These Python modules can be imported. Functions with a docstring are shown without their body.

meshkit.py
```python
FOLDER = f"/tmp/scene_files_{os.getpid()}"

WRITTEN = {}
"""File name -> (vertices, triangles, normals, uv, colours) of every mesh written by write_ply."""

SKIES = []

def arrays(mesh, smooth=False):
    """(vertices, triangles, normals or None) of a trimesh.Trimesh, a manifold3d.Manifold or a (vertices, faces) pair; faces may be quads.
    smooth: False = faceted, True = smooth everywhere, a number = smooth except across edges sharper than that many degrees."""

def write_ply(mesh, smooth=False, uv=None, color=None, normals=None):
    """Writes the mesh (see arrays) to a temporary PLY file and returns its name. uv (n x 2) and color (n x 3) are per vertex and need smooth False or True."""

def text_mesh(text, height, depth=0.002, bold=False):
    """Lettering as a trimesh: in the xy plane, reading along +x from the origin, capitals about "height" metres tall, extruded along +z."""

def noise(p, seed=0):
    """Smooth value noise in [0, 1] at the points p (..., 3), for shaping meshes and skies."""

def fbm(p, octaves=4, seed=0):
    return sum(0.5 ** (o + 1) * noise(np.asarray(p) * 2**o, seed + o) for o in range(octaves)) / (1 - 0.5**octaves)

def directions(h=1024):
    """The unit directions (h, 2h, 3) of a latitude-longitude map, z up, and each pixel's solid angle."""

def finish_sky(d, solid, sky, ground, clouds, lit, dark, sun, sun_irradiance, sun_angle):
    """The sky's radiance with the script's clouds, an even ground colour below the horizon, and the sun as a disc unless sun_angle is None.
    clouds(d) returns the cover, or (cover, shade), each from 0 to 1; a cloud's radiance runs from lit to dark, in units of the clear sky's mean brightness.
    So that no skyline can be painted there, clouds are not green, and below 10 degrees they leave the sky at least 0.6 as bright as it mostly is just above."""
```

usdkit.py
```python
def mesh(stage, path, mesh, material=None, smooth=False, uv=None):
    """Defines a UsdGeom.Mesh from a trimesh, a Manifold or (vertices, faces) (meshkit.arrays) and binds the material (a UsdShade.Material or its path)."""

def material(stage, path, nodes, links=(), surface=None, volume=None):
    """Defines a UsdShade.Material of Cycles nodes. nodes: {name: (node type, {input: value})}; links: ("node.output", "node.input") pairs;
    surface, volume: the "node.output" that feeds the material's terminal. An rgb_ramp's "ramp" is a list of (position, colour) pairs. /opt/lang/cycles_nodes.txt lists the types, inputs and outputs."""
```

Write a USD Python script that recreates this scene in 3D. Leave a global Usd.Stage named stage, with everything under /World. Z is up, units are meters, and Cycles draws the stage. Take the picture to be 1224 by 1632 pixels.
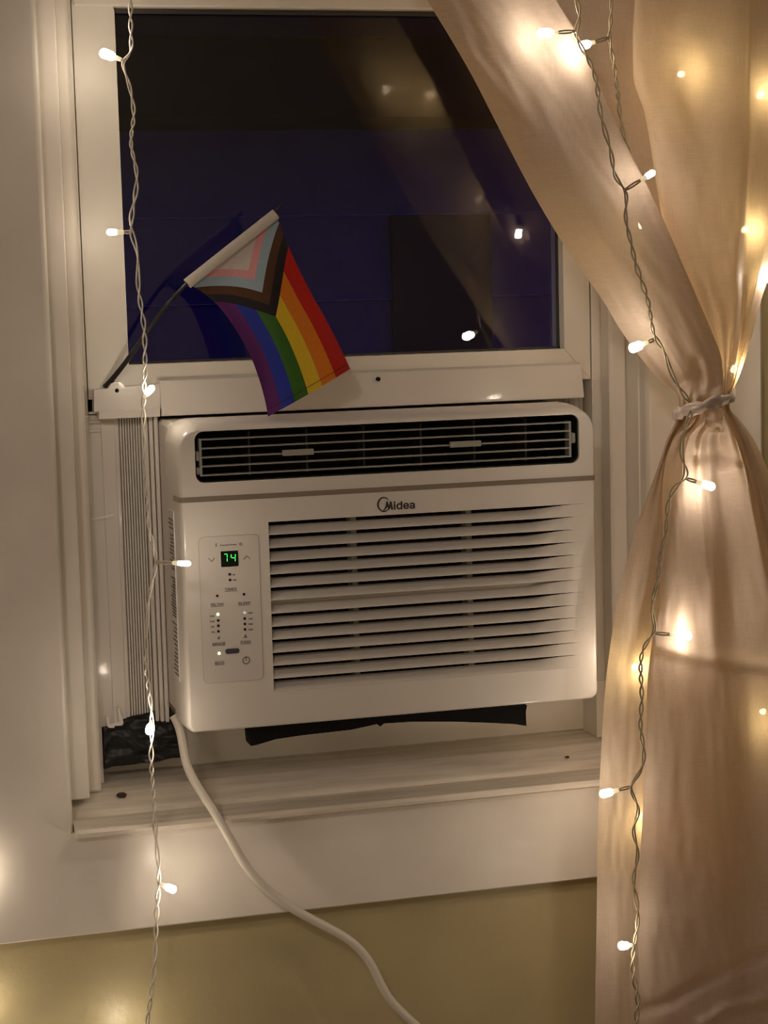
import math, random
import numpy as np, trimesh, manifold3d, shapely, usdkit, meshkit
from shapely.geometry import Polygon, LineString, box as sbox
from shapely import affinity
from scipy.interpolate import PchipInterpolator, Akima1DInterpolator, CubicSpline
from pxr import Usd, UsdGeom, UsdLux, UsdShade, Gf, Sdf

stage = Usd.Stage.CreateInMemory()
UsdGeom.SetStageUpAxis(stage, 'Z'); UsdGeom.SetStageMetersPerUnit(stage, 1.0)
UsdGeom.Xform.Define(stage, '/World'); UsdGeom.Scope.Define(stage, '/World/Looks')
rng = np.random.default_rng(7)

# ------------------------------------------------------------------ camera
W, H, F = 1224, 1632, 3200.0
CAM = np.array([-0.50969, -1.87306, 1.41453])
CR = np.array([0.962545, -0.269852, -0.026207]); CU = np.array([0.056358, 0.104597, 0.992917]); CF = np.array([0.265199, 0.957204, -0.115887])
cam = UsdGeom.Camera.Define(stage, '/World/camera')
cam.AddTransformOp().Set(Gf.Matrix4d(*CR, 0, *CU, 0, *(-CF), 0, *CAM, 1))
cam.CreateHorizontalApertureAttr(36.0); cam.CreateVerticalApertureAttr(48.0); cam.CreateFocalLengthAttr(36.0 * F / W)
cam.CreateClippingRangeAttr((0.05, 200.0)); cam.CreateExposureAttr(0.0)

# ------------------------------------------------------------------ night sky
BULB_STRENGTH, LAMP_STRENGTH = 100.0, 65.0
dome = UsdLux.DomeLight.Define(stage, '/World/night_sky')
dome.CreateIntensityAttr(1.0); dome.CreateColorAttr(Gf.Vec3f(0.0030, 0.0021, 0.0240))

def P(px, py, Y):
    """The point where the photograph's pixel meets the plane y = Y."""
    d = CF * F + CR * (px - 612) - CU * (py - 816)
    return CAM + d * ((Y - CAM[1]) / d[1])

# ------------------------------------------------------------------ helpers
used = {}
def numbered(parent, name):
    k = (parent, name); n = used.get(k, 0); used[k] = n + 1
    return f'{parent}/{name}' if n == 0 else f'{parent}/{name}_{n:03d}'
def tag(prim, label=None, cat=None, group=None, kind=None):
    for k, v in (('label', label), ('category', cat), ('group', group), ('kind', kind)):
        if v: prim.SetCustomDataByKey(k, v)
    return prim
def path_of(p): return '/World' if p is None else str(p.GetPath())
def obj(name, mesh, mat, parent=None, smooth=30, **kw):
    m = usdkit.mesh(stage, numbered(path_of(parent), name), mesh, mat, smooth=smooth)
    tag(m.GetPrim(), **kw); return m.GetPrim()
def thing(name, label, cat, loc=(0, 0, 0), group=None, kind=None):
    x = UsdGeom.Xform.Define(stage, numbered('/World', name))
    return tag(x.GetPrim(), label, cat, group, kind)
def cat(*ms): return trimesh.util.concatenate([m for m in ms])
def bx(x0, x1, y0, y1, z0, z1, c=0.0):
    lo, hi = np.array([min(x0, x1), min(y0, y1), min(z0, z1)]), np.array([max(x0, x1), max(y0, y1), max(z0, z1)])
    if c <= 0:
        m = trimesh.creation.box(hi - lo); m.apply_translation((lo + hi) / 2); return m
    c = min(c, (hi - lo).min() * 0.45); pts = []
    for sx in (0, 1):
        for sy in (0, 1):
            for sz in (0, 1):
                b = np.array([hi[0] if sx else lo[0], hi[1] if sy else lo[1], hi[2] if sz else lo[2]])
                s = np.array([-1 if sx else 1, -1 if sy else 1, -1 if sz else 1]) * c
                for k in range(3):
                    o = s.copy(); o[k] = 0; pts.append(b + o)
                pts.append(b + s * 0.42)
    return trimesh.convex.convex_hull(np.array(pts))
def ex(poly, y0, y1):
    """Extrudes a polygon of the (x, z) plane from y0 to y1."""
    out = []
    for g in getattr(poly, 'geoms', [poly]):
        if g.is_empty or g.area < 1e-12: continue
        m = trimesh.creation.extrude_polygon(g, abs(y1 - y0), engine='earcut')
        v = np.array(m.vertices); m.vertices = np.c_[v[:, 0], max(y0, y1) - v[:, 2], v[:, 1]]; out.append(m)
    m = cat(*out); 
    if m.volume < 0: m.invert()
    return m
def exx(poly, x0, x1):
    """Extrudes a polygon of the (y, z) plane along x."""
    m = trimesh.creation.extrude_polygon(poly, x1 - x0, engine='earcut'); v = np.array(m.vertices)
    m.vertices = np.c_[v[:, 2] + x0, v[:, 0], v[:, 1]]
    if m.volume < 0: m.invert()
    return m
def exz(poly, z0, z1):
    m = trimesh.creation.extrude_polygon(poly, z1 - z0, engine='earcut'); m.apply_translation([0, 0, z0]); return m
def pxpoly(pts, Y): return Polygon([(lambda q: (q[0], q[2]))(P(a, b, Y)) for a, b in pts])
def pxgeom(g, Y): return shapely.transform(g, lambda c: np.array([(lambda q: (q[0], q[2]))(P(a, b, Y)) for a, b in c]))
def rrect(x0, x1, z0, z1, r, n=6):
    return sbox(x0 + r, z0 + r, x1 - r, z1 - r).buffer(r, quad_segs=n)
def spline(pts, n):
    pts = np.array(pts, float); t = np.r_[0, np.cumsum(np.linalg.norm(np.diff(pts, axis=0), axis=1))]
    return CubicSpline(t, pts)(np.linspace(0, t[-1], n)) if len(pts) > 2 else pts[0] + (pts[1] - pts[0]) * np.linspace(0, 1, n)[:, None]
def tube(path, r, k=8, caps=True):
    p = np.asarray(path, float); n = len(p); r = np.broadcast_to(np.asarray(r, float), (n,))
    t = np.gradient(p, axis=0); t /= np.linalg.norm(t, axis=1, keepdims=True)
    a = np.cross(t[0], [0.31, 0.9, 0.2]); a /= np.linalg.norm(a); V = []
    for i in range(n):
        a = a - t[i] * (a @ t[i]); a /= np.linalg.norm(a); b = np.cross(t[i], a)
        th = np.arange(k) / k * 2 * np.pi
        V.append(p[i] + r[i] * (np.cos(th)[:, None] * a + np.sin(th)[:, None] * b))
    V = np.vstack(V); Fc = []
    for i in range(n - 1):
        for j in range(k):
            q = [i * k + j, i * k + (j + 1) % k, (i + 1) * k + (j + 1) % k, (i + 1) * k + j]
            Fc += [[q[0], q[1], q[2]], [q[0], q[2], q[3]]]
    if caps:
        V = np.vstack([V, p[0], p[-1]])
        for j in range(k):
            Fc.append([n * k, (j + 1) % k, j]); Fc.append([n * k + 1, (n - 1) * k + j, (n - 1) * k + (j + 1) % k])
    m = trimesh.Trimesh(V, Fc, process=False)
    if m.volume < 0: m.invert()
    return m
def grid(V, nu, nv):
    """Triangles of an nu x nv grid of points."""
    i = np.arange(nu * nv).reshape(nu, nv); a, b, c, d = i[:-1, :-1].ravel(), i[:-1, 1:].ravel(), i[1:, 1:].ravel(), i[1:, :-1].ravel()
    return trimesh.Trimesh(V, np.vstack([np.c_[a, b, c], np.c_[a, c, d]]), process=False)
def text(s, x, z, height, Y, bold=False, anchor='l', depth=0.0003, width=None):
    m = meshkit.text_mesh(s, height, depth, bold); v = np.array(m.vertices); w = v[:, 0].max()
    if width: v[:, 0] *= width / w; w = width
    v[:, 0] -= {'l': 0, 'c': w / 2, 'r': w}[anchor]
    m.vertices = np.c_[v[:, 0] + x, Y - v[:, 2], v[:, 1] + z]; 
    if m.volume < 0: m.invert()
    return m
def mani(m): return manifold3d.Manifold(manifold3d.Mesh(np.asarray(m.vertices, np.float32), np.asarray(m.faces, np.uint32)))
def tri(m):
    q = m.to_mesh(); return trimesh.Trimesh(q.vert_properties[:, :3], q.tri_verts, process=False)

# ------------------------------------------------------------------ materials
def paint(name, col, rough=0.45, spec=0.5, bump=0.15, scale=260.0, mottled=0.06, coat=0.0):
    c = np.array(col)
    return usdkit.material(stage, f'/World/Looks/{name}', {
        'g': ('geometry', {}), 'n': ('noise_texture', {'scale': scale, 'detail': 3.0}), 'n2': ('noise_texture', {'scale': 9.0, 'detail': 4.0}),
        'r': ('rgb_ramp', {'ramp': [(0.3, c * (1 - mottled)), (0.7, np.minimum(c * (1 + mottled), 1))]}),
        'b': ('bump', {'strength': bump, 'distance': 0.0008}),
        'p': ('principled_bsdf', {'roughness': rough, 'specular_ior_level': spec, 'coat_weight': coat, 'coat_roughness': 0.08})},
        [('g.position', 'n.vector'), ('g.position', 'n2.vector'), ('n2.fac', 'r.fac'), ('r.color', 'p.base_color'), ('n.fac', 'b.height'), ('b.normal', 'p.normal')], surface='p.BSDF')
def plain(name, col, rough=0.5, spec=0.5, metallic=0.0, emit=None, strength=0.0, coat=0.0, trans=0.0):
    d = {'base_color': col, 'roughness': rough, 'specular_ior_level': spec, 'metallic': metallic, 'coat_weight': coat, 'transmission_weight': trans}
    if emit is not None: d.update({'emission_color': emit, 'emission_strength': strength})
    return usdkit.material(stage, f'/World/Looks/{name}', {'p': ('principled_bsdf', d)}, surface='p.BSDF')

M_wall = paint('wall_paint', (0.48, 0.41, 0.23), 0.42, 0.5, 0.35, 180)
M_room = paint('room_paint', (0.66, 0.60, 0.48), 0.6, 0.3, 0.1)
M_trim = paint('trim_paint', (0.80, 0.745, 0.66), 0.36, 0.5, 0.22, 120)
M_sill = usdkit.material(stage, '/World/Looks/sill_paint', {
    'g': ('geometry', {}), 'mp': ('mapping', {'scale': (9.0, 110.0, 60.0)}), 'n': ('noise_texture', {'scale': 1.0, 'detail': 5.0, 'roughness': 0.6}),
    'r': ('rgb_ramp', {'ramp': [(0.3, (0.60, 0.53, 0.43)), (0.55, (0.76, 0.69, 0.58)), (0.75, (0.84, 0.78, 0.68))]}),
    'b': ('bump', {'strength': 0.35, 'distance': 0.001}), 'p': ('principled_bsdf', {'roughness': 0.45})},
    [('g.position', 'mp.vector'), ('mp.vector', 'n.vector'), ('n.fac', 'r.fac'), ('r.color', 'p.base_color'), ('n.fac', 'b.height'), ('b.normal', 'p.normal')], surface='p.BSDF')
M_vinyl = paint('sash_vinyl', (0.81, 0.765, 0.67), 0.38, 0.5, 0.05)
M_ac = paint('ac_plastic', (0.73, 0.685, 0.62), 0.34, 0.5, 0.06, 900, 0.01, coat=0.25)
M_acside = paint('ac_cabinet_metal', (0.72, 0.67, 0.60), 0.45, 0.5, 0.05, 600, 0.02)
M_panel = plain('control_panel_plastic', (0.66, 0.62, 0.565), 0.38)
M_panel_edge = plain('control_panel_edge', (0.42, 0.39, 0.35), 0.5)
M_dark = plain('dark_interior', (0.012, 0.011, 0.010), 0.7, 0.2)
M_filter = plain('filter_mesh', (0.02, 0.015, 0.012), 0.8, 0.2)
M_fin = plain('fin_grey', (0.32, 0.31, 0.27), 0.35)
M_vane = plain('vane_dark_grey', (0.085, 0.08, 0.07), 0.45)
M_tabp = plain('tab_grey', (0.34, 0.33, 0.27), 0.45)
M_strip = plain('brushed_strip', (0.46, 0.40, 0.34), 0.24, 0.5, 0.7)
M_ink = plain('dark_ink', (0.035, 0.03, 0.03), 0.5)
M_inkgrey = plain('grey_ink', (0.12, 0.105, 0.10), 0.5)
M_receiver = plain('receiver_plastic', (0.07, 0.06, 0.08), 0.25)
M_led_off = plain('led_off', (0.012, 0.012, 0.012), 0.4)
M_led_on = plain('led_on', (0.3, 0.35, 0.2), 0.4, emit=(0.75, 1.0, 0.5), strength=2.0)
M_led_dim = plain('led_dim', (0.55, 0.52, 0.42), 0.4, emit=(0.9, 1.0, 0.7), strength=0.35)
M_disp = plain('display_glass', (0.004, 0.010, 0.006), 0.2)
M_seg = plain('display_segment', (0.02, 0.2, 0.04), 0.4, emit=(0.07, 1.0, 0.16), strength=1.1)
M_pleat = paint('pleat_plastic', (0.74, 0.70, 0.63), 0.4, 0.5, 0.03)
M_seal = plain('seal_rubber', (0.05, 0.045, 0.035), 0.6)
M_foam = paint('black_foam', (0.010, 0.010, 0.010), 0.85, 0.2, 0.8, 900)
M_bag = paint('black_plastic', (0.012, 0.013, 0.014), 0.45, 0.4, 0.4, 60)
M_clip = plain('clip_plastic', (0.85, 0.81, 0.75), 0.25)
M_cord = plain('cord_rubber', (0.78, 0.72, 0.62), 0.38)
M_wire = plain('wire_clear', (0.80, 0.75, 0.64), 0.22, 0.6)
M_wire_dark = plain('wire_olive', (0.36, 0.30, 0.19), 0.22, 0.6)
M_socket = plain('bulb_socket', (0.80, 0.74, 0.58), 0.2, emit=(1.0, 0.80, 0.48), strength=0.5)
M_bulb = plain('bulb_lens', (0.9, 0.85, 0.7), 0.2, emit=(1.0, 0.84, 0.66), strength=BULB_STRENGTH)
M_pole = plain('flag_pole', (0.015, 0.014, 0.014), 0.35)
M_debris = plain('dead_leaf', (0.05, 0.03, 0.018), 0.8)
M_house = paint('house_siding', (0.42, 0.42, 0.48), 0.8, 0.1, 0.1, 20)
M_house_dark = plain('house_roof', (0.02, 0.02, 0.02), 0.9, 0.1)
M_house_win = plain('house_window', (0.10, 0.085, 0.075), 0.5, 0.3)
M_lawn = plain('night_ground', (0.05, 0.06, 0.05), 0.9, 0.1)
M_tie = usdkit.material(stage, '/World/Looks/tie_ribbon', {
    'p': ('principled_bsdf', {'base_color': (0.45, 0.36, 0.31), 'roughness': 0.30, 'sheen_weight': 0.3, 'coat_weight': 0.2})}, surface='p.BSDF')
M_glass = usdkit.material(stage, '/World/Looks/window_glass', {
    'f': ('fresnel', {'IOR': 1.52}), 't': ('transparent_bsdf', {'color': (0.93, 0.94, 0.95)}), 'g': ('glossy_bsdf', {'roughness': 0.004, 'color': (1, 1, 1)}), 'm': ('mix_closure', {})},
    [('f.fac', 'm.fac'), ('t.BSDF', 'm.closure1'), ('g.BSDF', 'm.closure2')], surface='m.closure')
def cloth(name, col, tcol, trans=0.35, clear=0.06, weave=1500.0):
    c, tc = np.array(col), np.array(tcol)
    return usdkit.material(stage, f'/World/Looks/{name}', {
        'g': ('geometry', {}), 'ma': ('mapping', {'scale': (weave, weave, weave * 0.05)}), 'mb': ('mapping', {'scale': (weave * 0.05, weave * 0.05, weave)}),
        'na': ('noise_texture', {'scale': 1.0, 'detail': 1.5}), 'nb': ('noise_texture', {'scale': 1.0, 'detail': 1.5}), 'ad': ('math', {'math_type': 'add'}),
        'hf': ('math', {'math_type': 'multiply', 'value2': 0.5}),
        'r': ('rgb_ramp', {'ramp': [(0.32, c * 0.84), (0.68, np.minimum(c * 1.12, 1))]}),
        'rt': ('rgb_ramp', {'ramp': [(0.35, (clear * 0.2,) * 3), (0.62, (clear * 2.0,) * 3)]}),
        'b': ('bump', {'strength': 0.30, 'distance': 0.0006}),
        'd': ('principled_bsdf', {'roughness': 0.55, 'specular_ior_level': 0.35, 'sheen_weight': 0.25, 'sheen_roughness': 0.4}),
        't': ('translucent_bsdf', {'color': tc}), 'c': ('transparent_bsdf', {'color': (1.0, 0.92, 0.75)}),
        'm1': ('mix_closure', {'fac': trans}), 'm2': ('mix_closure', {})},
        [('g.position', 'ma.vector'), ('g.position', 'mb.vector'), ('ma.vector', 'na.vector'), ('mb.vector', 'nb.vector'), ('na.fac', 'ad.value1'), ('nb.fac', 'ad.value2'), ('ad.value', 'hf.value1'),
         ('hf.value', 'r.fac'), ('hf.value', 'rt.fac'), ('hf.value', 'b.height'), ('b.normal', 'd.normal'), ('r.color', 'd.base_color'),
         ('d.BSDF', 'm1.closure1'), ('t.BSDF', 'm1.closure2'), ('rt.color', 'm2.fac'), ('m1.closure', 'm2.closure1'), ('c.BSDF', 'm2.closure2')], surface='m2.closure')
M_curtain = cloth('curtain_linen', (0.61, 0.50, 0.41), (0.86, 0.64, 0.31), 0.38, 0.010)
def flagcloth(name, col):
    c = np.array(col)
    return usdkit.material(stage, f'/World/Looks/flag_{name}', {
        'g': ('geometry', {}), 'n': ('noise_texture', {'scale': 1400.0, 'detail': 1.0}), 'r': ('rgb_ramp', {'ramp': [(0.3, c * 0.88), (0.7, np.minimum(c * 1.1, 1))]}),
        'd': ('principled_bsdf', {'roughness': 0.6, 'specular_ior_level': 0.25}), 't': ('translucent_bsdf', {}), 'm': ('mix_closure', {'fac': 0.2})},
        [('g.position', 'n.vector'), ('n.fac', 'r.fac'), ('r.color', 'd.base_color'), ('r.color', 't.color'), ('d.BSDF', 'm.closure1'), ('t.BSDF', 'm.closure2')], surface='m.closure')

# ------------------------------------------------------------------ the room
S = dict(kind='structure')
def struct(name, mesh, mat, label, category, parent=None, smooth=30): return obj(name, mesh, mat, parent, smooth, label=label, cat=category, kind='structure')
XL, XR, YF, ZT = -1.9, 1.5, -3.4, 2.45
OX0, OX1, OZ0, OZ1 = -0.315, 0.291, 0.85, 1.78          # the window opening
hole = sbox(XL, 0, XR, ZT).difference(sbox(OX0, OZ0, OX1, OZ1))
struct('wall_back', ex(hole, 0.0, 0.16), M_wall, 'beige painted wall holding the window, bare below the sill board', 'wall', smooth=False)
struct('wall_left', bx(XL - 0.1, XL, YF, 0.16, 0, ZT), M_room, 'plain painted side wall left of the window wall', 'wall', smooth=False)
struct('wall_right', bx(XR, XR + 0.1, YF, 0.16, 0, ZT), M_room, 'plain painted side wall right of the window wall', 'wall', smooth=False)
struct('wall_front', bx(XL - 0.1, XR + 0.1, YF - 0.1, YF, 0, ZT), M_room, 'plain painted wall facing the window', 'wall', smooth=False)
struct('floor', bx(XL - 0.1, XR + 0.1, YF - 0.1, 0.16, -0.1, 0), plain('floor_wood', (0.28, 0.19, 0.11), 0.4), 'plain brown floor of the room', 'floor', smooth=False)
struct('ceiling', bx(XL - 0.1, XR + 0.1, YF - 0.1, 0.16, ZT, ZT + 0.1), M_room, 'plain painted ceiling of the room', 'ceiling', smooth=False)

fy0, fy1 = 0.056, 0.090
gx0, gx1, gz0, gz1 = P(197.5, 390, fy0)[0], P(898.3, 480, fy0)[0], P(500, 570.5, fy0)[2], P(500, 20, fy0)[2]
SB = P(940, 604, fy0)[2]                                           # underside of the sash
# casing boards, board below, sill, stops
def casing_profile(inner, outer, s):
    """Board seen from above; s = +1 where the room side of the inner edge faces +x."""
    p = [(outer, 0.0), (outer, -0.017), (outer + s * 0.003, -0.020), (inner - s * 0.007, -0.020), (inner - s * 0.003, -0.0185), (inner - s * 0.0008, -0.0155), (inner, -0.011), (inner, 0.0)]
    return Polygon(p)
struct('trim_1', exz(casing_profile(-0.3065, -0.432, 1), 0.9035, 1.784), M_trim, 'cream painted flat casing board on the left of the window', 'window trim')
struct('trim_2', exz(casing_profile(0.2785, 0.405, -1), 0.9035, 1.784), M_trim, 'cream painted flat casing board on the right of the window, behind the curtain', 'window trim')
apron = Polygon([(0, 0.9035), (-0.020, 0.9035), (-0.020, 0.8055), (-0.0185, 0.804), (0, 0.804)])
struct('trim_3', exx(apron, -0.445, 0.418), M_trim, 'cream painted wide board running below the window sill', 'window trim')
struct('trim_7', bx(-0.432, 0.405, -0.020, 0, 1.785, 1.905, 0.003), M_trim, 'cream painted flat casing board across the top of the window', 'window trim')
sl = thing('trim_4', 'cream painted stepped wooden window sill below the air conditioner', 'window sill', kind='structure')
stool = Polygon([(0.03, 0.895), (0.03, 0.9105), (-0.029, 0.9105), (-0.0335, 0.9095), (-0.036, 0.9065), (-0.0355, 0.9035), (-0.032, 0.9015), (-0.0205, 0.9015), (-0.0205, 0.9036), (0.0, 0.9036), (0.0, 0.895)])
obj('stool', exx(stool, -0.3060, 0.2780), M_sill, sl)
ledge = Polygon([(0.16, 0.88), (0.16, 0.9315), (0.040, 0.9295), (0.034, 0.9285), (0.0095, 0.9170), (0.0070, 0.9145), (0.0065, 0.9105), (0.03, 0.9105), (0.03, 0.88)])
obj('ledge', exx(ledge, -0.3145, 0.2905), M_sill, sl)
obj('riser', bx(-0.3145, 0.2905, 0.094, 0.150, 0.9300, 0.998, 0.002), M_vinyl, sl)
stL0, stL1 = P(100.5, 400, 0.028)[0], P(138, 700, 0.028)[0]
stR0, stR1 = P(976, 900, 0.028)[0], P(999.5, 600, 0.028)[0]
s5 = thing('trim_5', 'cream painted stop moulding standing in the left side of the window opening', 'window stop', kind='structure')
obj('stop', bx(stL0, stL1, 0.028, 0.0545, 0.9285, 1.78, 0.003), M_trim, s5)
obj('jamb', bx(OX0 + 0.0005, stL0 - .0001, 0.004, 0.14, 0.929, 1.78, 0.0015), M_trim, s5)
obj('track', bx(stL0, gx0 - 0.0412, 0.0550, 0.14, 0.9305, 1.78), M_trim, s5, smooth=False)
s6 = thing('trim_6', 'cream painted stop moulding standing in the right side of the window opening', 'window stop', kind='structure')
obj('stop', bx(stR0, stR1, 0.028, 0.0545, 0.9285, 1.78, 0.003), M_trim, s6)
obj('jamb', bx(stR1 + .0001, OX1 - 0.0005, -0.0005, 0.14, 0.929, 1.78, 0.0015), M_trim, s6)
obj('track', bx(gx1 + 0.0292, stR1, 0.0550, 0.14, 0.9305, 1.78), M_trim, s6, smooth=False)

# sash
w = thing('window_1', 'raised white vinyl window sash with one dark night pane', 'window', kind='structure')
def rail_x(z0, z1): return bx(gx0 - 0.0395, gx1 + 0.0275, fy0, fy1, z0, z1, 0.0025)
obj('stile', ex(Polygon([(gx0 - 0.0400, SB), (gx0, gz0), (gx0, gz1), (gx0 - 0.0400, 1.78), ]), fy0, fy1), M_vinyl, w)
obj('stile', ex(Polygon([(gx1 + 0.0280, SB), (gx1, gz0), (gx1, gz1), (gx1 + 0.0280, 1.78)]), fy0, fy1), M_vinyl, w)
obj('rail', ex(Polygon([(gx0 - 0.0398, SB), (gx1 + 0.0278, SB), (gx1 - 0.0002, gz0 - .0001), (gx0 + 0.0002, gz0 - .0001)]), fy0 + 0.0004, fy1), M_vinyl, w)
obj('rail', bx(gx0 - 0.039, gx1 + 0.027, fy0 - 0.003, fy1, gz1 + 0.0035, 1.78, 0.002), M_vinyl, w)
obj('glazing_bead', cat(bx(gx0, gx1, 0.066, 0.074, gz1 - 0.0005, gz1 + 0.004), bx(gx0, gx1, 0.0695, 0.074, gz0 - 0.001, gz0 + 0.0022), bx(gx0 - 0.001, gx0 + 0.0016, 0.0695, 0.074, gz0, gz1), bx(gx1 - 0.0016, gx1 + 0.001, 0.0695, 0.074, gz0, gz1)), M_seal, w, label='dark rubber glazing bead')
obj('pane', bx(gx0 - 0.001, gx1 + 0.001, 0.0745, 0.0775, gz0 - 0.001, gz1 + 0.001), M_glass, w, smooth=False, label='dark reflecting glass pane')

# ------------------------------------------------------------------ outdoors
h = thing('neighboring_house', 'dark neighboring house seen through the window at night', 'house')
YH = 4.2
eave = P(450, 207, YH)[2]; wl, wr = P(617, 345, YH)[0], P(772, 345, YH)[0]; wt = P(690, 343, YH)[2]
hz = eave; k = 0
while hz > -0.2:
    obj('siding_board', exx(Polygon([(YH, hz), (YH - 0.012, hz - 0.002), (YH - 0.03, hz - 0.26), (YH + 0.02, hz - 0.26)]), -1.5, 5.5), M_house, h, smooth=False); hz -= 0.262; k += 1
obj('eave', bx(-1.6, 5.6, YH - 0.45, YH + 0.2, eave, eave + 0.22), M_house_dark, h, smooth=False)
obj('roof', exx(Polygon([(YH - 0.5, eave + 0.22), (YH + 2.6, eave + 2.2), (YH + 2.6, eave + 0.22)]), -1.6, 5.6), M_house_dark, h, smooth=False)
obj('window', bx(wl, wr, YH - 0.055, YH, wt - 1.0, wt), M_house_win, h, smooth=False)
tag(obj('lawn', bx(-8, 12, 0.3, 14, -0.6, -0.5), M_lawn, smooth=False), 'dark ground outside between the houses', 'ground', kind='structure')

# ------------------------------------------------------------------ air conditioner
YA = -0.070
ac = thing('air_conditioner', 'white window air conditioner with louvered grille under the raised sash', 'air conditioner')
def outline(hx, zt, zb, rt, rb):
    pts = []
    for cx, cz, r, a0 in ((hx - rt, zt - rt, rt, 0), (-hx + rt, zt - rt, rt, 90), (-hx + rb, zb + rb, rb, 180), (hx - rb, zb + rb, rb, 270)):
        for a in np.radians(np.linspace(a0, a0 + 90, 10)): pts.append((cx + r * math.cos(a), cz + r * math.sin(a)))
    return pts
layers = [(-0.0700, 0.1985, 1.2790, 1.0045, .015, .006), (-0.0695, 0.2003, 1.2803, 1.0024, .0165, .007), (-0.0678, 0.2018, 1.2819, 1.0010, .018, .008), (-0.0640, 0.2030, 1.2842, 1.0003, .020, .008),
          (-0.0560, 0.2036, 1.2864, 1.0, .021, .008), (-0.0440, 0.2044, 1.2880, 1.0, .021, .008), (-0.030, 0.2048, 1.2886, 1.0, .021, .008), (-0.012, 0.2048, 1.2886, 1.0, .021, .008)]
V = np.vstack([[(x, y, z) for x, z in outline(hx, zt, zb, rt, rb)] for y, hx, zt, zb, rt, rb in layers]); n = 40; Fc = []
for i in range(len(layers) - 1):
    for j in range(n):
        a, b, c, d = i * n + j, i * n + (j + 1) % n, (i + 1) * n + (j + 1) % n, (i + 1) * n + j
        Fc += [[a, b, c], [a, c, d]]
V = np.vstack([V, [0, -0.07, 1.15], [0, -0.012, 1.15]]); e = len(V)
for j in range(n):
    Fc.append([e - 2, (j + 1) % n, j]); Fc.append([e - 1, (len(layers) - 1) * n + j, (len(layers) - 1) * n + (j + 1) % n])
body = trimesh.Trimesh(V, Fc, process=False)
if body.volume < 0: body.invert()
# the two openings of the face
vx0, vx1 = P(311, 730, YA)[0], P(923, 700, YA)[0]; vz1, vz0 = P(600, 675, YA)[2], P(600, 755, YA)[2]
gxl, gxr = P(430, 900, YA)[0], P(931, 900, YA)[0]; gzt, gzb = P(430, 832, YA)[2], P(437, 1103, YA)[2]
cut1 = mani(ex(rrect(vx0, vx1, vz0, vz1, 0.008), -0.08, -0.020))
cut2 = mani(ex(sbox(gxl, gzb, gxr, gzt), -0.08, -0.035))
zs0, zs1 = P(286, 802, YA)[2], P(286, 796, YA)[2] + 0.0012
groove = mani(bx(-0.3, 0.3, -0.09, -0.0685, zs0, zs1)) 
panel = mani(body) - cut1 - cut2
obj('front_panel', tri(panel), M_ac, ac, 25, label='white moulded plastic front')
obj('cabinet', bx(-0.2015, 0.2015, -0.0118, 0.30, 1.004, 1.2850, 0.004), M_acside, ac)
# metallic strip: slice of the body, slightly proud
sc = body.copy(); sc.apply_translation([0, 0, 0]); vv = np.array(sc.vertices); vv[:, 0] *= 1.0022; vv[:, 1] = -0.012 + (vv[:, 1] + 0.012) * 1.010; sc.vertices = vv
strip = mani(sc) ^ mani(bx(-0.3, 0.3, -0.09, -0.045, zs0, zs1))
strip = strip - mani(bx(-0.2, 0.2, -0.0690, -0.01, 1, 1.4))
obj('accent_strip', tri(strip), M_strip, ac, label='brushed metallic strip across the front')
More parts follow.
